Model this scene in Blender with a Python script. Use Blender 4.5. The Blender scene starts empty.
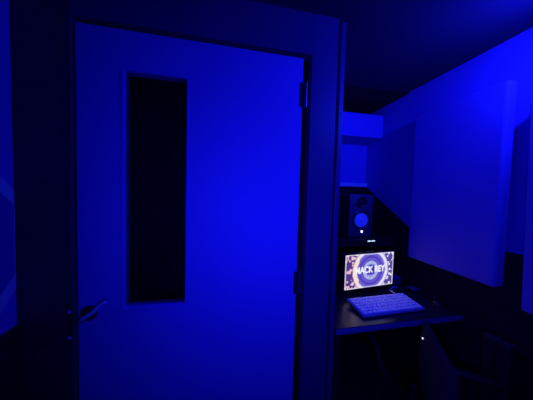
import bpy, bmesh, math, random
from mathutils import Vector, Matrix
random.seed(7)
C = bpy.context.scene.collection
EYE = 1.46          # height of the camera; shapes below are written relative to it
PI = math.pi

# ------------------------------------------------------------------ materials
def mat(name, col, rough=.6, spec=.5, metal=0., bump=0., bscale=60., var=0., vscale=4., emit=None, estr=0., coat=0.):
    m = bpy.data.materials.new(name); m.use_nodes = True
    nt = m.node_tree; b = nt.nodes['Principled BSDF']
    b.inputs['Base Color'].default_value = (*col, 1)
    b.inputs['Roughness'].default_value = rough
    b.inputs['Specular IOR Level'].default_value = spec
    b.inputs['Metallic'].default_value = metal
    b.inputs['Coat Weight'].default_value = coat
    tc = nt.nodes.new('ShaderNodeTexCoord')
    if var:
        n = nt.nodes.new('ShaderNodeTexNoise'); n.inputs['Scale'].default_value = vscale
        n.inputs['Detail'].default_value = 4
        nt.links.new(tc.outputs['Object'], n.inputs['Vector'])
        r = nt.nodes.new('ShaderNodeValToRGB')
        r.color_ramp.elements[0].position = .3; r.color_ramp.elements[1].position = .7
        r.color_ramp.elements[0].color = (*[c * (1 - var) for c in col], 1)
        r.color_ramp.elements[1].color = (*[min(1, c * (1 + var)) for c in col], 1)
        nt.links.new(n.outputs['Fac'], r.inputs['Fac']); nt.links.new(r.outputs['Color'], b.inputs['Base Color'])
    if bump:
        n = nt.nodes.new('ShaderNodeTexNoise'); n.inputs['Scale'].default_value = bscale
        n.inputs['Detail'].default_value = 3
        nt.links.new(tc.outputs['Object'], n.inputs['Vector'])
        bp = nt.nodes.new('ShaderNodeBump'); bp.inputs['Strength'].default_value = bump
        bp.inputs['Distance'].default_value = .002
        nt.links.new(n.outputs['Fac'], bp.inputs['Height']); nt.links.new(bp.outputs['Normal'], b.inputs['Normal'])
    if emit:
        b.inputs['Emission Color'].default_value = (*emit, 1); b.inputs['Emission Strength'].default_value = estr
    return m
M = {}
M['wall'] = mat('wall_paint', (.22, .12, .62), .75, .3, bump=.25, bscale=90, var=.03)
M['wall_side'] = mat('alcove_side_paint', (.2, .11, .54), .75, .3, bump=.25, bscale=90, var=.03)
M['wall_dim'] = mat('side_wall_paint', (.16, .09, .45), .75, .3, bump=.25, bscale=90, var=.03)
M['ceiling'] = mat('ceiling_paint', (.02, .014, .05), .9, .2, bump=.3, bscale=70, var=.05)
M['door'] = mat('door_paint', (.22, .12, .60), .6, .4, bump=.1, bscale=30, var=.03)
M['casing'] = mat('dark_casing_paint', (.035, .02, .055), .48, .5, bump=.25, bscale=25, var=.15)
M['casing_lit'] = mat('casing_lit_paint', (.045, .028, .135), .45, .8, bump=.2, bscale=25, var=.08)  # lit copy of the casing paint, lamp sheen mixed into the colour
M['gap'] = mat('black_seal', (.004, .004, .005), .8, .2)
M['black'] = mat('matte_black', (.012, .012, .014), .6, .4, var=.2, vscale=20)
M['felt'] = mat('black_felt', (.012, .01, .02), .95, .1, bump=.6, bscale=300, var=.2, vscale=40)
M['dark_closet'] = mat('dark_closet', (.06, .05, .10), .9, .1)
M['panel'] = mat('acoustic_fabric', (.2, .11, .54), .9, .15, bump=.5, bscale=400, var=.04)
M['white'] = mat('white_gloss', (.75, .75, .75), .45, .5)
M['white_key'] = mat('white_keycap', (.92, .92, .92), .5, .5)
M['key_base'] = mat('silver_deck', (.36, .36, .42), .45, .5)
M['desk'] = mat('black_desk_top', (.02, .02, .03), .28, .5, bump=.08, bscale=80, var=.2)
M['desk_edge'] = mat('desk_edge_band', (.16, .1, .28), .35, .6)
M['plastic'] = mat('black_plastic', (.010, .010, .013), .35, .5)
M['vinyl'] = mat('speaker_vinyl', (.05, .045, .08), .5, .5, bump=.4, bscale=200)
M['cone'] = mat('white_speaker_cone', (.85, .85, .85), .5, .4)
M['chrome'] = mat('brushed_metal', (.95, .95, .97), .3, .8, metal=.3)
M['dull_metal'] = mat('dull_metal', (.25, .22, .35), .4, .5, metal=1.)
M['bronze'] = mat('dark_bronze', (.05, .045, .06), .35, .5, metal=.6)
M['glass_dark'] = mat('dark_glass', (.004, .004, .006), .12, .5)
M['fabric_black'] = mat('chair_fabric', (.012, .012, .02), .9, .2, bump=.6, bscale=250)
M['floor'] = mat('dark_carpet', (.03, .025, .04), .95, .1, bump=.8, bscale=300, var=.2, vscale=60)
M['paper'] = mat('paper', (.35, .35, .4), .7, .3)
M['glow_white'] = mat('white_indicator_and_glint', (.8, .8, .8), emit=(.75, .7, 1), estr=2.2)  # glow for the speaker's indicator, also for the chair's painted glint
M['led_green'] = mat('pale_green_display', (.5, .6, .6), emit=(.38, .66, .55), estr=1.5)
M['led_blue'] = mat('dim_indicator', (.2, .2, .4), emit=(.10, .10, .6), estr=.45)
M['cable_white'] = mat('white_cable', (.85, .85, .85), .5, .4)
M['cable_grey'] = mat('grey_cable', (.09, .08, .09), .5, .4)
M['txt'] = mat('screen_white', (0, 0, 0), emit=(.92, .92, 1), estr=1.0)
M['txt2'] = mat('screen_lilac', (0, 0, 0), emit=(.55, .5, .95), estr=.8)

# glass pane of the door: real glass, slightly tinted
def glass():
    m = bpy.data.materials.new('vision_glass'); m.use_nodes = True; nt = m.node_tree
    b = nt.nodes['Principled BSDF']
    b.inputs['Base Color'].default_value = (.7, .72, .8, 1); b.inputs['Roughness'].default_value = .05
    b.inputs['Transmission Weight'].default_value = 1; b.inputs['IOR'].default_value = 1.2
    return m
M['glass'] = glass()

# ------------------------------------------------------------------ mesh helpers
def box(bm, a, b, bev=0.):
    x0, y0, z0 = a; x1, y1, z1 = b
    v = [bm.verts.new(p) for p in ((x0,y0,z0),(x1,y0,z0),(x1,y1,z0),(x0,y1,z0),(x0,y0,z1),(x1,y0,z1),(x1,y1,z1),(x0,y1,z1))]
    fs = [bm.faces.new([v[i] for i in q]) for q in ((0,3,2,1),(4,5,6,7),(0,1,5,4),(1,2,6,5),(2,3,7,6),(3,0,4,7))]
    if bev:
        es = list({e for f in fs for e in f.edges})
        bmesh.ops.bevel(bm, geom=es, offset=bev, segments=2, affect='EDGES', profile=.5)
def prism(bm, pts, vec, bev=0.):
    vec = Vector(vec); a = [bm.verts.new(p) for p in pts]; b = [bm.verts.new(Vector(p) + vec) for p in pts]
    n = len(pts); fs = [bm.faces.new(a[::-1]), bm.faces.new(b)]
    for i in range(n): fs.append(bm.faces.new((a[i], a[(i+1) % n], b[(i+1) % n], b[i])))
    bmesh.ops.recalc_face_normals(bm, faces=fs)
    if bev:
        es = list({e for f in fs for e in f.edges})
        bmesh.ops.bevel(bm, geom=es, offset=bev, segments=2, affect='EDGES', profile=.5)
def lathe(bm, prof, M4=Matrix.Identity(4), n=32):
    """profile (r, h) spun about local z"""
    rings = []
    for r, h in prof:
        if r < 1e-6: rings.append([bm.verts.new(M4 @ Vector((0, 0, h)))])
        else: rings.append([bm.verts.new(M4 @ Vector((r*math.cos(2*PI*i/n), r*math.sin(2*PI*i/n), h))) for i in range(n)])
    fs = []
    for A, B in zip(rings, rings[1:]):
        for i in range(n):
            j = (i+1) % n
            q = [A[i % len(A)], A[j % len(A)], B[j % len(B)], B[i % len(B)]]
            u = []
            for w in q:
                if w not in u: u.append(w)
            if len(u) > 2: fs.append(bm.faces.new(u))
    for R_, fl in ((rings[0], 1), (rings[-1], 0)):
        if len(R_) > 1: fs.append(bm.faces.new(R_[::-1] if fl else R_))
    bmesh.ops.recalc_face_normals(bm, faces=fs)
def tube(bm, pts, r, n=10):
    pts = [Vector(p) for p in pts]; rings = []; up = None
    rr = r if isinstance(r, (list, tuple)) else [r]*len(pts)
    for i, p in enumerate(pts):
        t = (pts[min(i+1, len(pts)-1)] - pts[max(i-1, 0)]).normalized()
        if up is None: up = t.orthogonal().normalized()
        up = (up - t*up.dot(t)).normalized(); s = t.cross(up)
        rings.append([bm.verts.new(p + (up*math.cos(2*PI*k/n) + s*math.sin(2*PI*k/n))*rr[i]) for k in range(n)])
    fs = []
    for A, B in zip(rings, rings[1:]):
        for i in range(n): fs.append(bm.faces.new((A[i], A[(i+1) % n], B[(i+1) % n], B[i])))
    fs += [bm.faces.new(rings[0][::-1]), bm.faces.new(rings[-1])]
    bmesh.ops.recalc_face_normals(bm, faces=fs)
def smooth_pts(P, k=8):
    P = [Vector(p) for p in P]; out = []
    for i in range(len(P)-1):
        a, b, c, d = P[max(i-1,0)], P[i], P[i+1], P[min(i+2,len(P)-1)]
        for j in range(k):
            t = j/k
            out.append(.5*((2*b)+(c-a)*t+(2*a-5*b+4*c-d)*t*t+(3*b-a-3*c+d)*t**3))
    out.append(P[-1]); return out
def obj(name, build, m, parent=None, smooth=False, bevel=0., at=None):
    bm = bmesh.new(); build(bm)
    me = bpy.data.meshes.new(name); bm.normal_update(); bm.to_mesh(me); bm.free()
    me.materials.append(M[m] if isinstance(m, str) else m)
    if smooth:
        for p in me.polygons: p.use_smooth = True
        me.set_sharp_from_angle(angle=math.radians(35))
    o = bpy.data.objects.new(name, me); C.objects.link(o)
    if parent: o.parent = parent
    if at: o.location = at
    if bevel:
        md = o.modifiers.new('bevel', 'BEVEL'); md.width = bevel; md.segments = 3; md.limit_method = 'ANGLE'
    return o
def B(a, b, bev=0.): return lambda bm: box(bm, a, b, bev)
def tag(o, label=None, cat=None, group=None, kind=None):
    if label: o['label'] = label
    if cat: o['category'] = cat
    if group: o['group'] = group
    if kind: o['kind'] = kind
    return o
def thing(name, label, cat, loc=(0,0,0), rz=0, group=None):
    o = bpy.data.objects.new(name, None); C.objects.link(o); o.location = loc; o.rotation_euler = (0,0,rz)
    o.empty_display_size = .1
    return tag(o, label, cat, group)
def struct(name, build, m, parent=None, smooth=False):
    o = obj(name, build, m, parent, smooth)
    if not parent: o['kind'] = 'structure'
    return o
def Z(z): return EYE + z

# ------------------------------------------------------------------ the room
XL, XR = -.727, 1.38          # side walls
YD, YB, YR = .90, 1.86, -1.6  # door wall, alcove back wall, wall behind the camera
ZC = Z(.79)                   # low ceiling
XP = .512                     # right end of the door wall
struct('floor', B((XL-.1, YR-.1, -.1), (XR+.1, YB+.1, 0)), 'floor')
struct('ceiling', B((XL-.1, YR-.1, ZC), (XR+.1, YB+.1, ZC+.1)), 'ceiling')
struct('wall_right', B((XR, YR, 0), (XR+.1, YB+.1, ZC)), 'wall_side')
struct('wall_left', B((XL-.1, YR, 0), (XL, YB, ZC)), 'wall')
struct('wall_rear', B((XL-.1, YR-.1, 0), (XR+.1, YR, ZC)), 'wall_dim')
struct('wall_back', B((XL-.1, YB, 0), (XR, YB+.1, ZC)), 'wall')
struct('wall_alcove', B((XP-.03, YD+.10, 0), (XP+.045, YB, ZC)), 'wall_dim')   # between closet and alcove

# door wall: dark boards round the opening
OX0, OX1, OZ = -.552, .372, Z(.612)      # opening
def door_wall(bm):
    box(bm, (XL, YD, 0), (OX0, YD+.1, ZC), 0)
    box(bm, (OX1-.001, YD, 0), (.497, YD+.1, ZC), 0)
    box(bm, (OX0, YD, OZ), (OX1, YD+.1, ZC), 0)
struct('wall_front', door_wall, 'casing_lit')
struct('trim_8', B((XL+.0005, YD-.004, 0), (OX0-.001, YD-.0002, ZC-.001)), 'casing')    # dark board left of the door
struct('trim_1', lambda bm: (box(bm, (OX0-.018, YD-.006, 0), (OX0-.008, YD, OZ+.015)),
                              ), 'casing')
struct('trim_7', B((OX1+.001, YD-.002, 0), (.496, YD-.0002, OZ)), 'casing_lit')   # right casing board, its paint lightened to carry lamp sheen
struct('trim_2', B((.518, YD+.012, 0), (.541, YD+.10, ZC), .002), 'casing_lit')   # end post of the door wall
struct('trim_3', B((.497, YD+.03, 0), (.518, YD+.10, ZC)), 'gap')
# black stop lining the opening
struct('trim_4', lambda bm: (box(bm, (.338, YD+.045, 0), (OX1-.002, YD+.09, OZ-.002)),
                              box(bm, (OX0+.002, YD+.045, 0), (OX0+.010, YD+.09, OZ-.002)),
                              box(bm, (OX0+.002, YD+.045, Z(.6)), (OX1-.002, YD+.09, OZ-.002))), 'gap')

# ------------------------------------------------------------------ door
door = bpy.data.objects.new('door_1', None); C.objects.link(door); door['kind'] = 'structure'
DX0, DX1, DZ0, DZ1, DY = -.540, .335, .012, Z(.594), YD+.006
WX0, WX1, WZ0, WZ1 = -.381, -.155, Z(-.477), Z(.444)
def leaf(bm):
    # a slab with a tall narrow hole: built ring-wise
    for y, s in ((DY, 1), (DY+.042, -1)):
        o = [bm.verts.new(p) for p in ((DX0,y,DZ0),(DX1,y,DZ0),(DX1,y,DZ1),(DX0,y,DZ1))]
        i = [bm.verts.new(p) for p in ((WX0,y,WZ0),(WX1,y,WZ0),(WX1,y,WZ1),(WX0,y,WZ1))]
        for k in range(4): bm.faces.new((o[k], o[(k+1)%4], i[(k+1)%4], i[k]))
        if s == 1: O, I = o, i
        else:
            for k in range(4):
                bm.faces.new((O[k], O[(k+1)%4], o[(k+1)%4], o[k])); bm.faces.new((I[k], I[(k+1)%4], i[(k+1)%4], i[k]))
    bmesh.ops.recalc_face_normals(bm, faces=bm.faces[:])
obj('door_leaf', leaf, 'door', door, bevel=.0015)
def bead(bm):
    w, y0, y1 = .008, DY-.0035, DY+.001
    def rect(e, y): return [bm.verts.new(p) for p in ((WX0-e,y,WZ0-e),(WX1+e,y,WZ0-e),(WX1+e,y,WZ1+e),(WX0-e,y,WZ1+e))]
    R_ = [rect(w, y1), rect(w*.8, y0), rect(.001, y0+.001), rect(-.0015, DY+.012)]
    for a, b in zip(R_, R_[1:]):
        for k in range(4): bm.faces.new((a[k], a[(k+1)%4], b[(k+1)%4], b[k]))
    bmesh.ops.recalc_face_normals(bm, faces=bm.faces[:])
obj('glazing_bead', bead, 'door', door)
tag(obj('vision_pane', B((WX0+.001, DY+.010, WZ0+.001), (WX1-.001, DY+.016, WZ1-.001)), 'glass', door), 'tall narrow dark glass pane')
for z in (.435, -.42, -1.15):
    def hg(bm, z=z):
        for k in range(3):
            lathe(bm, [(0, -.017), (.0068, -.017), (.0068, .017), (0, .017)],
                  Matrix.Translation((.349, DY-.004, Z(z)+(k-1)*.0352)), 14)
        lathe(bm, [(0, -.057), (.004, -.056), (.004, .056), (0, .057)], Matrix.Translation((.349, DY-.004, Z(z))), 12)
    h = obj('hinge', hg, 'dull_metal', door, smooth=True)
    obj('hinge_plate', lambda bm, z=z: (box(bm, (.322, DY-.002, Z(z)-.052), (.346, DY, Z(z)+.052))), 'bronze', h)
# lever handle
hz = Z(-.487)
def rose(bm):
    R_ = Matrix.Translation((-.503, DY, hz)) @ Matrix.Rotation(PI/2, 4, 'X')
    lathe(bm, [(0, 0), (.029, 0), (.029, .006), (.025, .010), (.012, .012), (.010, .045), (0, .046)], R_, 32)
hd = obj('door_handle', rose, 'bronze', door, smooth=True)
def lever(bm):
    p = smooth_pts([(-.503, DY-.044, hz), (-.486, DY-.050, hz+.012), (-.464, DY-.052, hz+.028), (-.444, DY-.052, hz+.050), (-.424, DY-.050, hz+.063)], 6)
    n = len(p); tube(bm, p, [.0075 - .002*i/(n-1) + (.001 if i > n-4 else 0) for i in range(n)], 14)
obj('lever', lever, 'chrome', hd, smooth=True)
# strike plate on the dark casing, with two screws
sp = obj('strike_plate', B((-.5685, YD-.008, hz-.115), (-.5545, YD-.006, hz+.045), .0015), 'bronze')
tag(sp, 'small dark metal strike plate on the casing left of the door lever', 'strike plate')
for dz in (.016, -.085):
    obj('screw', lambda bm, dz=dz: lathe(bm, [(0,0),(.006,0),(.005,.003),(0,.0035)], Matrix.Translation((-.5615, YD-.008, hz+dz)) @ Matrix.Rotation(PI/2,4,'X'), 14), 'chrome', sp, smooth=True)

# dark closet seen through the glass
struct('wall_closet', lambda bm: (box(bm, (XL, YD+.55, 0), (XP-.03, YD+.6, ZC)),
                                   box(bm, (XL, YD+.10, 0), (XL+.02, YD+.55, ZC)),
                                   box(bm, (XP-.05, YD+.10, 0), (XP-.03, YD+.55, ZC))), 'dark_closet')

# ------------------------------------------------------------------ left wall: angular framed panel and black dado
def oct_(c, e):   # outline of the octagon on the left wall (y, z), e = inset
    y0, y1, z0, z1, k = .38+e, .892, -.50+e, .115-e, .125
    return [(y1, -.372+e*1.1), (y1, -.018-e*1.1), (y1-(z1+.018+e*1.1), z1), (y0+.12, z1), (y0, z1-.12), (y0, z0+.12), (y0+.12, z0), (y1-(-.372+e*1.1-z0), z0)]
def ring(bm):
    o, i = oct_(0, 0), oct_(0, .048); n = len(o)
    i[0] = (i[0][0]-.002, i[0][1]); i[1] = (i[1][0]-.002, i[1][1])
    for x, flip in ((XL+.005, 0), (XL+.001, 1)):
        a = [bm.verts.new((x, y, Z(z))) for y, z in o]; b = [bm.verts.new((x, y, Z(z))) for y, z in i]
        for k in range(n): bm.faces.new((a[k], a[(k+1)%n], b[(k+1)%n], b[k]))
        if not flip: A, Bb = a, b
        else:
            for k in range(n):
                bm.faces.new((A[k], A[(k+1)%n], a[(k+1)%n], a[k])); bm.faces.new((Bb[k], Bb[(k+1)%n], b[(k+1)%n], b[k]))
    bmesh.ops.recalc_face_normals(bm, faces=bm.faces[:])
fr = thing('wall_panel', 'pale eight-sided framed panel on the left wall at the photo\'s left edge', 'wall panel', (XL, .64, Z(-.19)))
def rel(o):
    o.matrix_parent_inverse = Matrix.Translation(-o.parent.location) if o.parent.rotation_euler.z == 0 else o.parent.matrix_basis.inverted(); return o
rel(obj('panel_frame', ring, 'white', fr))
rel(obj('panel_board', lambda bm: prism(bm, [(XL+.001, y, Z(z)) for y, z in oct_(0, .05)], (.002, 0, 0)), 'wall_dim', fr))
struct('baseboard_left', B((XL+.0005, YR, 0), (XL+.018, YD-.008, Z(-.505))), 'black')

# ------------------------------------------------------------------ alcove: cabinet high up, light ledge, black felt
cab = thing('wall_cabinet', 'bright boxy cabinet mounted high on the alcove back wall', 'cabinet', (.97, YB, Z(.50)))
rel(obj('carcass', B((.565, 1.65+.018, Z(.497)), (XR-.002, YB-.001, Z(.70)), .003), 'wall', cab))
rel(obj('door', B((.567, 1.65, Z(.499)), (.968, 1.667, Z(.698)), .002), 'wall', cab))
rel(obj('door', B((.972, 1.65, Z(.499)), (XR-.004, 1.667, Z(.698)), .002), 'wall', cab))
struct('ceiling_shade', B((.56, 1.395, ZC-.012), (XR-.001, YB-.001, ZC-.0005)), 'felt')    # black plate put in for the shade on the far ceiling
struct('trim_5', B((.56, YB-.035, Z(.067)), (XR-.001, YB-.0005, Z(.105)), .003), 'white')      # ledge
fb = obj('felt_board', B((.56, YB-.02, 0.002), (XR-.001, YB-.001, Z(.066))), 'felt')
tag(fb, 'black felt backing on the back wall, below the pale ledge and behind the speaker', 'felt panel')
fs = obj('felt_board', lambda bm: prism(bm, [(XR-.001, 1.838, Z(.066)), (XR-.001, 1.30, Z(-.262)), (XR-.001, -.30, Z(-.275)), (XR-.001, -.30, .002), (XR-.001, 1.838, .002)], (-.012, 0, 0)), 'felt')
tag(fs, 'black felt board low on the right wall, its top slanting up beside the speaker', 'felt panel')

# ------------------------------------------------------------------ acoustic panels on the right wall
ap = thing('acoustic_panel', 'large flat fabric acoustic panel, the whole one, on the right wall above the desk', 'acoustic panel', (XR, 1.03, Z(.1)))
def pan(bm):
    prism(bm, [(XR-.014, .762, Z(-.444)), (XR-.014, 1.258, Z(-.444)), (XR-.014, 1.258, Z(.56)), (XR-.014, .762, Z(.56))], (-.066, 0, 0), .012)
rel(obj('panel_face', pan, 'panel', ap))
for z in (.35, -.2): rel(obj('batten', B((XR-.016, .80, Z(z)), (XR-.0005, 1.22, Z(z)+.05)), 'black', ap))
ap2 = obj('acoustic_panel', lambda bm: prism(bm, [(XR-.014, .668, Z(-.50)), (XR-.014, .20, Z(-.50)), (XR-.014, .20, Z(.42)), (XR-.014, .690, Z(.42))], (-.062, 0, 0), .008), 'panel')
tag(ap2, 'second fabric acoustic panel, only a sliver showing at the photo\'s right edge', 'acoustic panel')

# ------------------------------------------------------------------ desk
DT = -.68
desk = thing('desk', 'black desk with a glossy lit front edge standing in the alcove', 'desk', (.97, 1.4, 0))
rel(obj('desk_top', B((.56, .925, Z(DT)-.034), (XR-.014, YB-.0205, Z(DT)), .003), 'desk', desk))
rel(tag(obj('lit_edge', B((.56, .9225, Z(DT)-.030), (XR-.014, .926, Z(DT)-.003), .001), 'desk_edge', desk), 'edge strip paled to look lit'))  # coloured paler than the desk so the front edge reads as lit
for x in (.585, 1.33):
    for y in (.97, 1.80):
        rel(obj('leg', B((x-.02, y-.02, .0), (x+.02, y+.02, Z(DT)-.035), .002), 'black', desk))
rel(obj('modesty_panel', B((.606, 1.80, .35), (1.309, 1.815, Z(DT)-.035)), 'black', desk))

# shelf that carries the speaker
sh = thing('desk_shelf', 'black raised shelf at the back of the desk carrying the speaker', 'shelf', (.97, 1.5, Z(DT)))
SZ = -.342
rel(obj('shelf_board', B((.57, 1.385, Z(SZ)-.055), (XR-.016, 1.78, Z(SZ)), .002), 'plastic', sh))
for x in (.58, 1.345): rel(obj('side_panel', B((x-.009, 1.40, Z(DT)+.0005), (x+.009, 1.77, Z(SZ)-.055)), 'black', sh))
ld = obj('display', B((1.030, 1.366, Z(-.3655)), (1.145, 1.3849, Z(-.3425)), .002), 'plastic')
tag(ld, 'tiny glowing display strip on the shelf edge above the screen', 'display')
obj('lit_segment', lambda bm: (box(bm, (1.056, 1.3645, Z(-.3565)), (1.078, 1.3665, Z(-.3475))), box(bm, (1.095, 1.3645, Z(-.3555)), (1.116, 1.3665, Z(-.3465)))), 'led_green', ld)
obj('lit_segment', lambda bm: (box(bm, (1.078, 1.3650, Z(-.355)), (1.095, 1.3665, Z(-.3495)))), 'led_green', ld)

# ------------------------------------------------------------------ studio monitor speaker
SX, SY = 1.052, 1.45
spk = thing('studio_speaker', 'black studio speaker with a pale round cone on the shelf above the screen', 'speaker', (SX, SY, Z(SZ)), -.06)
obj('cabinet', B((-.098, 0, .004), (.098, .235, .338), .006), 'vinyl', spk, smooth=True)
obj('side_skin', B((-.1005, .012, .010), (-.0981, .228, .332)), 'black', spk)
RX = Matrix.Rotation(PI/2, 4, 'X')
def at_(z, y=0, x=0): return Matrix.Translation((x, y, z)) @ RX
wf = obj('woofer', lambda bm: lathe(bm, [(.074, 0), (.074, .006), (.070, .008), (.064, .006), (.062, .001), (.062, 0)], at_(.137), 48), 'plastic', spk, smooth=True)
obj('surround', lambda bm: lathe(bm, [(.0635, .002), (.060, .006), (.056, .006), (.0525, .002)], at_(.137), 48), 'plastic', wf, smooth=True)
obj('cone', lambda bm: lathe(bm, [(.0635, .0035), (.054, .0045), (.044, .001), (.030, .0005), (.020, .0005)], at_(.137), 48), 'cone', wf, smooth=True)
obj('dust_cap', lambda bm: lathe(bm, [(.021, .0005), (.019, .005), (.012, .009), (.005, .0105), (0, .011)], at_(.137), 32), 'cone', wf, smooth=True)
tw = obj('tweeter', lambda bm: lathe(bm, [(.046, 0), (.046, .004), (.042, .006), (.030, .001), (.016, .0005), (.013, .001)], at_(.276), 40), 'plastic', spk, smooth=True)
obj('dome', lambda bm: lathe(bm, [(.014, .001), (.012, .006), (.006, .0085), (0, .009)], at_(.276), 24), 'plastic', tw, smooth=True)
for s in (-1, 1):
    obj('waveguide_fin', lambda bm, s=s: tube(bm, smooth_pts([(s*.040+.004*s, -.004, 0.276-s*.030), (s*.052, -.006, .276), (s*.044, -.004, .276+s*.026)], 5), .0035, 8), 'dull_metal', tw, smooth=True)
tag(obj('power_light', lambda bm: (box(bm, (.002, -.003, .038), (.018, 0, .054), .002)), 'glow_white', spk), 'white glowing indicator')
for x in (-.07, .07):
    for z in (.02, .322):
        obj('corner_screw', lambda bm, x=x, z=z: lathe(bm, [(0, 0), (.004, 0), (.003, .002), (0, .002)], at_(z, 0, x), 10), 'dull_metal', spk)
for x in (-.07, .07):
    obj('foot', B((x-.012, .03, 0), (x+.012, .20, .004)), 'black', spk)

# ------------------------------------------------------------------ screen
ang = math.radians(6.35)
sc = thing('computer_screen', 'lit computer screen showing a circular lilac design and white lettering', 'screen', (.973, 1.222, Z(DT)), ang)
W2, H0, H1 = .201, .052, .280      # half width, picture bottom and top above the desk
obj('casing', B((-W2-.010, .001, H0-.016), (W2+.010, .022, H1+.010), .003), 'plastic', sc)
def screen_mat():
    m = bpy.data.materials.new('screen_picture'); m.use_nodes = True; nt = m.node_tree; L = nt.links
    b = nt.nodes['Principled BSDF']; b.inputs['Base Color'].default_value = (.01,.01,.01,1); b.inputs['Roughness'].default_value = .3
    tc = nt.nodes.new('ShaderNodeTexCoord'); sx = nt.nodes.new('ShaderNodeSeparateXYZ'); L.new(tc.outputs['Object'], sx.inputs[0])
    def mth(op, a, b_=None, c=None):
        n = nt.nodes.new('ShaderNodeMath'); n.operation = op
        for i, v in enumerate((a, b_, c)):
            if v is None: continue
            if isinstance(v, (int, float)): n.inputs[i].default_value = v
            else: L.new(v, n.inputs[i])
        return n.outputs[0]
    X = sx.outputs['X']; Zc = mth('SUBTRACT', sx.outputs['Z'], (H0+H1)/2)
    X0 = mth('ADD', X, -.006)
    r = mth('SQRT', mth('ADD', mth('MULTIPLY', X0, X0), mth('MULTIPLY', Zc, Zc)))
    a = mth('ARCTAN2', Zc, X0)
    nz = nt.nodes.new('ShaderNodeTexNoise'); nz.inputs['Scale'].default_value = 45; nz.inputs['Detail'].default_value = 3
    L.new(tc.outputs['Object'], nz.inputs['Vector'])
    rn = mth('ADD', r, mth('MULTIPLY', mth('SUBTRACT', nz.outputs['Fac'], .5), .012))
    rp = nt.nodes.new('ShaderNodeValToRGB'); cr = rp.color_ramp; cr.interpolation = 'LINEAR'
    L.new(mth('DIVIDE', rn, .22), rp.inputs['Fac'])
    stops = [(0, (.05,.03,.42)), (.13, (.07,.05,.55)), (.17, (.10,.07,.6)), (.20, (.32,.38,.75)), (.25, (.50,.58,.85)), (.285, (.35,.36,.8)),
             (.31, (.08,.05,.55)), (.36, (.18,.14,.7)), (.40, (.07,.04,.5)), (.46, (.10,.07,.6)), (.495, (.20,.16,.7)), (.53, (.10,.07,.55)),
             (.565, (.7,.65,1)), (.62, (.95,.9,1)), (.66, (.55,.5,.95)), (.70, (.12,.08,.45)), (.76, (.45,.42,.85)), (.84,(.10,.07,.35)), (.9,(.5,.48,.8)), (1, (.12,.08,.4))]
    while len(cr.elements) < len(stops): cr.elements.new(.5)
    for e, (p, c) in zip(cr.elements, stops): e.position = p; e.color = (*c, 1)
    # blocky ornament at the two ends
    vo = nt.nodes.new('ShaderNodeTexVoronoi'); vo.inputs['Scale'].default_value = 46; L.new(tc.outputs['Object'], vo.inputs['Vector'])
    vr = nt.nodes.new('ShaderNodeValToRGB'); vr.color_ramp.interpolation = 'CONSTANT'
    vr.color_ramp.elements[0].color = (.85,.82,1,1); vr.color_ramp.elements[1].position = .45; vr.color_ramp.elements[1].color = (.10,.06,.35,1)
    L.new(vo.outputs['Distance'], vr.inputs['Fac'])
    def mix(f, A, Bc, typ='MIX'):
        n = nt.nodes.new('ShaderNodeMix'); n.data_type = 'RGBA'; n.blend_type = typ
        for s, v in ((n.inputs[0], f), (n.inputs[6], A), (n.inputs[7], Bc)):
            if isinstance(v, (int, float)): s.default_value = v
            elif isinstance(v, tuple): s.default_value = (*v, 1)
            else: L.new(v, s)
        return n.outputs[2]
    ends = mth('GREATER_THAN', rn, .152)
    col = mix(ends, rp.outputs['Color'], vr.outputs['Color'])
    # warm cream and pink to the left of the big ring
    warm = mth('MULTIPLY', mth('LESS_THAN', X, -.085), mth('GREATER_THAN', rn, .112))
    wr = nt.nodes.new('ShaderNodeMapRange'); L.new(X, wr.inputs[0]); wr.inputs[1].default_value = -.2; wr.inputs[2].default_value = -.09
    pk = mix(wr.outputs[0], (.95,.45,.55), (1.,.85,.62))
    col = mix(mth('MULTIPLY', warm, .8), col, mix(1., col, pk, 'MULTIPLY'))
    wa = mth('MULTIPLY', mth('MULTIPLY', mth('LESS_THAN', X, -.09), mth('GREATER_THAN', rn, .112)), mth('LESS_THAN', rn, .146))
    col = mix(mth('MULTIPLY', wa, .85), col, (1., .82, .66))
    # thin bright border
    bx = mth('GREATER_THAN', mth('ABSOLUTE', X), W2-.008)
    bz = mth('GREATER_THAN', mth('ABSOLUTE', Zc), (H1-H0)/2-.006)
    col = mix(mth('MULTIPLY', mth('MAXIMUM', bx, bz), .65), col, (.9,.88,1))
    L.new(col, b.inputs['Emission Color']); b.inputs['Emission Strength'].default_value = .95
    return m
pic = obj('picture', B((-W2, -.0005, H0), (W2, .0012, H1)), screen_mat(), sc)
def text(s, size, loc, m, parent, name='lettering', sx=1., rot=0., bold=.0):
    cu = bpy.data.curves.new('t', 'FONT'); cu.body = s; cu.size = size; cu.align_x = 'CENTER'; cu.align_y = 'CENTER'
    cu.extrude = .0003; cu.offset = bold
    t = bpy.data.objects.new('t', cu); C.objects.link(t)
    dg = bpy.context.evaluated_depsgraph_get(); me = bpy.data.meshes.new_from_object(t.evaluated_get(dg))
    bpy.data.objects.remove(t)
    o = bpy.data.objects.new(name, me); me.materials.clear(); me.materials.append(M[m]); C.objects.link(o)
    o.parent = parent; o.location = loc; o.rotation_euler = (PI/2, rot, 0); o.scale = (sx, 1, 1)
    return o
text('MACK REY', .060, (.000, -.0015, .170), 'txt', pic, sx=.86, bold=.0019)
for k in range(7): obj('dash_mark', B((-.042+k*.0135, -.0015, .127), (-.034+k*.0135, -.0004, .135)), 'txt2', pic)
obj('stand_neck', B((-.03, .023, .004), (.03, .032, .15)), 'plastic', sc)
obj('stand_foot', B((-.09, .002, .0005), (.09, .10, .006), .002), 'plastic', sc)

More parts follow.
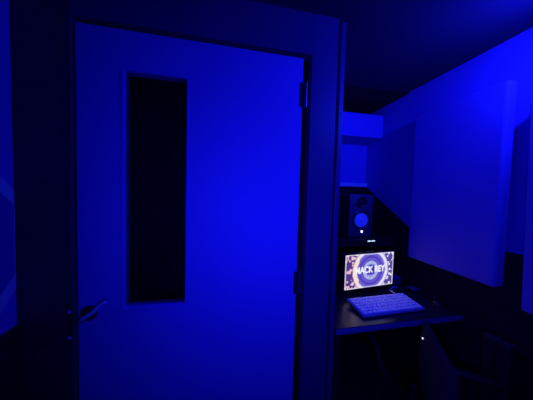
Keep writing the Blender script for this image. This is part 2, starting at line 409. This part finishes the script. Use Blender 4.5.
# ------------------------------------------------------------------ keyboard
K0, K1, K2 = Vector((.787, 1.188, 0)), Vector((1.253, 1.23, 0)), Vector((.752, .989, 0))
kw, kd = .418, .158
kb = thing('keyboard', 'white wired computer keyboard tilted up on the desk in front of the screen', 'keyboard', (.963, .985, Z(DT)+.003), math.radians(1.8))
tilt = math.radians(6.5)
kb_t = Matrix.Rotation(tilt, 4, 'X')
def kshape(bm, a, b, bev):
    n0 = len(bm.verts); box(bm, a, b, bev)
def kobj(name, a, b, m, bev=.001):
    def f(bm): box(bm, a, b, bev); bmesh.ops.transform(bm, matrix=kb_t, verts=bm.verts[:])
    return obj(name, f, m, kb)
kobj('deck', (-kw/2, 0, .001), (kw/2, kd, .013), 'key_base', .003)
rows = [[1]*18, [1]*13+[1.6]+[1]*3, [1.5]+[1]*13+[1]*3, [1.8]+[1]*11+[1.9]+[1]*3, [2.3]+[1]*10+[2.1]+[1]*3, [1.3,1.3,1.3,5.5,1.3,1.3,1.3]+[1]*3]
keys_mesh = {}
for ri, row in enumerate(rows):
    unit = (kw-.014)/sum(row); y1 = kd-.008-ri*(kd-.014)/6; y0 = y1-(kd-.014)/6+.0045; x = -kw/2+.007
    for w in row:
        ww = w*unit-.0045; key = (round(ww, 4))
        if key not in keys_mesh:
            bm = bmesh.new(); box(bm, (-ww/2, -(y1-y0)/2, 0), (ww/2, (y1-y0)/2, .006), .0015)
            bmesh.ops.transform(bm, matrix=kb_t, verts=bm.verts[:])
            me = bpy.data.meshes.new('key'); bm.to_mesh(me); bm.free(); me.materials.append(M['white_key']); keys_mesh[key] = me
        o = bpy.data.objects.new('key', keys_mesh[key]); C.objects.link(o); o.parent = kb
        o.location = kb_t @ Vector((x+w*unit/2, (y0+y1)/2, .0125)); x += w*unit
for s in (-1, 1):
    obj('foot', B((s*.17-.012, .150, -.0025), (s*.17+.012, .162, .0155)), 'plastic', kb)
obj('keyboard_cable', lambda bm: tube(bm, smooth_pts([(.16, .158, .022), (.165, .20, .024), (.185, .235, .010), (.215, .262, .002), (.26, .285, .002), (.30, .29, .002)], 8), .0032, 8), 'cable_white', kb, smooth=True)

# ------------------------------------------------------------------ small things on the right of the desk
ai = thing('audio_interface', 'small dark audio box standing on the desk just right of the screen', 'audio box', (1.272, 1.335, Z(DT)), .05)
obj('case', B((-.055, 0, .003), (.065, .058, .052), .003), 'desk_edge', ai)
for x in (-.035, -.005, .03): obj('knob', lambda bm, x=x: lathe(bm, [(.0085, 0), (.008, .012), (0, .0125)], at_(.028, 0, x), 18), 'plastic', ai, smooth=True)
obj('foot', B((-.05, .01, 0), (.06, .05, .003)), 'black', ai)
bx = thing('small_box', 'low dark box with a pale lid lying on the desk below the acoustic panel', 'box', (1.325, 1.21, Z(DT)), -.1)
obj('body', B((-.030, -.025, 0), (.030, .030, .020), .002), 'plastic', bx)
obj('lid', B((-.031, -.026, .0205), (.031, .031, .026), .001), 'desk_edge', bx)
ms = thing('computer_mouse', 'dark computer mouse with a glinting edge on the right end of the desk', 'mouse', (1.325, 1.055, Z(DT)), -.5)
def mouse(bm):
    bmesh.ops.create_uvsphere(bm, u_segments=24, v_segments=12, radius=1)
    for v in bm.verts:
        v.co.x *= .026*(1 - .12*v.co.y); v.co.y *= .046; v.co.z = max(v.co.z, -.1)*.028 + .0035
obj('body', mouse, 'plastic', ms, smooth=True)
obj('scroll_wheel', lambda bm: lathe(bm, [(0,-.003),(.007,-.003),(.007,.003),(0,.003)], Matrix.Translation((0,.022,.0235)) @ Matrix.Rotation(PI/2,4,'Y'), 16), 'chrome', ms, smooth=True)

# ------------------------------------------------------------------ office chair drawn side-on in front of the desk
ch = thing('office_chair', 'black office chair with armrests standing side-on before the desk', 'chair', (1.012, .546, 0), math.radians(-35))
def cb(bm):
    p = smooth_pts([(-.215, -.215, .93-.05), (-.205, -.2, .80), (-.18, -.2, .68), (-.165, -.2, .56)], 5)
    # padded back: a thick curved slab facing +x
    prof = [(-.205, .50), (-.232, .66), (-.228, .80), (-.217, .878), (-.190, .880), (-.180, .80), (-.178, .66), (-.16, .50)]
    prism(bm, [(x, -.17, z) for x, z in prof], (0, .30, 0), .012)
obj('backrest', cb, 'fabric_black', ch, smooth=True)
obj('seat', lambda bm: box(bm, (-.19, -.17, .43), (.16, .13, .50), .025), 'fabric_black', ch, smooth=True)
obj('back_bracket', lambda bm: tube(bm, smooth_pts([(-.05, 0, .42), (-.2, 0, .42), (-.27, 0, .50), (-.272, 0, .66)], 5), .012, 8), 'plastic', ch, smooth=True)
for s, y in ((1, .155), (-1, -.20)):
    ar = obj('armrest', lambda bm, y=y: box(bm, (-.155, y-.024, .655), (.075, y+.024, .682), .010), 'plastic', ch, smooth=True)
    obj('arm_post', lambda bm, y=y: tube(bm, smooth_pts([(-.02, y, .656), (-.02, y, .54), (-.02, y*.95, .455), (-.02, y*.6, .435)], 5), .012, 8), 'plastic', ar, smooth=True)
obj('gas_lift', lambda bm: lathe(bm, [(.025, .10), (.025, .26), (.015, .26), (.015, .43)], n=20), 'plastic', ch, smooth=True)
base = obj('base', lambda bm: [tube(bm, [(0, 0, .105), (.20*math.cos(a), .20*math.sin(a), .075)], [.02, .012], 8) for a in [2*PI*k/5+.3 for k in range(5)]], 'plastic', ch, smooth=True)
for k in range(5):
    a = 2*PI*k/5+.3
    obj('caster', lambda bm, a=a: lathe(bm, [(0,-.012),(.026,-.012),(.028,0),(.026,.012),(0,.012)], Matrix.Translation((.20*math.cos(a), .20*math.sin(a), .028)) @ Matrix.Rotation(PI/2, 4, 'X'), 18), 'plastic', base, smooth=True)
def glint(bm): lathe(bm, [(0,0),(.0035,0),(.003,.003),(0,.004)], Matrix.Translation((-.2255, .08, .828)) @ Matrix.Rotation(-PI/2, 4, 'Y'), 14)  # glowing dot that imitates a glint on the chair
tag(obj('glint_dot', glint, 'glow_white', ch, smooth=True), 'small glowing dot drawn as a glint on the chair back')

# ------------------------------------------------------------------ black upright case by the right wall
cs = thing('instrument_case', 'black upright case with a slanting top against the right wall, bottom right', 'case', (1.295, .690, 0), 0)
obj('shell', lambda bm: prism(bm, [(-.085, -.05, 0.003), (.065, -.05, 0.003), (.065, -.05, .745), (.048, -.05, .758), (-.065, -.05, .828), (-.085, -.05, .815)], (0, .10, 0), .010), 'black', cs)
obj('rim', lambda bm: tube(bm, [(-.086, 0, .03), (-.086, 0, .816), (-.065, 0, .830), (.048, 0, .760), (.064, 0, .747)], .006, 8), 'plastic', cs, smooth=True)
obj('handle', lambda bm: tube(bm, smooth_pts([(-.086, -.03, .42), (-.110, -.02, .43), (-.110, .03, .43), (-.086, .04, .42)], 5), .007, 8), 'plastic', cs, smooth=True)
obj('lid_strip', lambda bm: tube(bm, [(-.065, -.052, .829), (.048, -.052, .759)], .005, 8), 'vinyl', cs)
obj('latch', B((-.091, -.012, .60), (-.085, .012, .64), .001), 'dull_metal', cs)

# hanging cable below the desk
tag(obj('cable', lambda bm: tube(bm, smooth_pts([(.93, 1.30, Z(DT)-.036), (.91, 1.18, Z(-.80)), (.90, 1.05, Z(-.90)), (.90, 1.0, Z(-.98)), (.95, 1.02, Z(-1.07)), (1.0, 1.1, Z(-1.2)), (1.02, 1.2, Z(-1.455))], 8), .004, 8), 'cable_grey', smooth=True),
    'thin grey cable hanging in the dark under the desk', 'cable')

# ------------------------------------------------------------------ light
BL = (.008, .016, 1.0)
def point(name, loc, e, r=.05, col=BL):
    l = bpy.data.lights.new(name, 'POINT'); l.energy = e; l.color = col; l.shadow_soft_size = r
    o = bpy.data.objects.new(name, l); C.objects.link(o); o.location = loc; return o
def lamp(name, loc, aim, e, size=.09, spread=PI):
    l = bpy.data.lights.new(name, 'AREA'); l.shape = 'DISK'; l.size = size; l.energy = e; l.color = BL; l.spread = spread
    o = bpy.data.objects.new(name, l); C.objects.link(o); o.location = loc
    o.rotation_euler = Vector(aim).to_track_quat('-Z', 'Y').to_euler(); return o
lamp('unseen_blue_light', (1.15, .45, Z(.63)), (-.45, .88, -.12), 15)
lamp('unseen_blue_light', (.02, -.03, Z(-.13)), (.45, .89, -.06), 6.8, .12, 2.5)  # added fill light beside the camera, no lamp known there

w = bpy.data.worlds.new('world'); bpy.context.scene.world = w; w.use_nodes = True
w.node_tree.nodes['Background'].inputs[0].default_value = (0, 0, 0, 1)

# ------------------------------------------------------------------ camera
yaw, pit, rol, F = .199465, -.041679, .026741, 208.9
cy, sy, cp, spn, cr_, sr = math.cos(yaw), math.sin(yaw), math.cos(pit), math.sin(pit), math.cos(rol), math.sin(rol)
fwd = Vector((sy*cp, cy*cp, spn)); right = Vector((cy, -sy, 0)); up = right.cross(fwd)
r2 = right*cr_ + up*sr; u2 = -right*sr + up*cr_
cam = bpy.data.cameras.new('camera'); cam.sensor_width = 36; cam.lens = F/533*36; cam.clip_start = .02
co = bpy.data.objects.new('camera', cam); C.objects.link(co)
co.matrix_world = Matrix(((r2.x, u2.x, -fwd.x, 0), (r2.y, u2.y, -fwd.y, 0), (r2.z, u2.z, -fwd.z, EYE), (0,0,0,1)))
s = bpy.context.scene; s.camera = co
s.view_settings.view_transform = 'Standard'; s.view_settings.look = 'None'
s.view_settings.exposure = 0; s.view_settings.gamma = 1; s.view_settings.use_curve_mapping = False
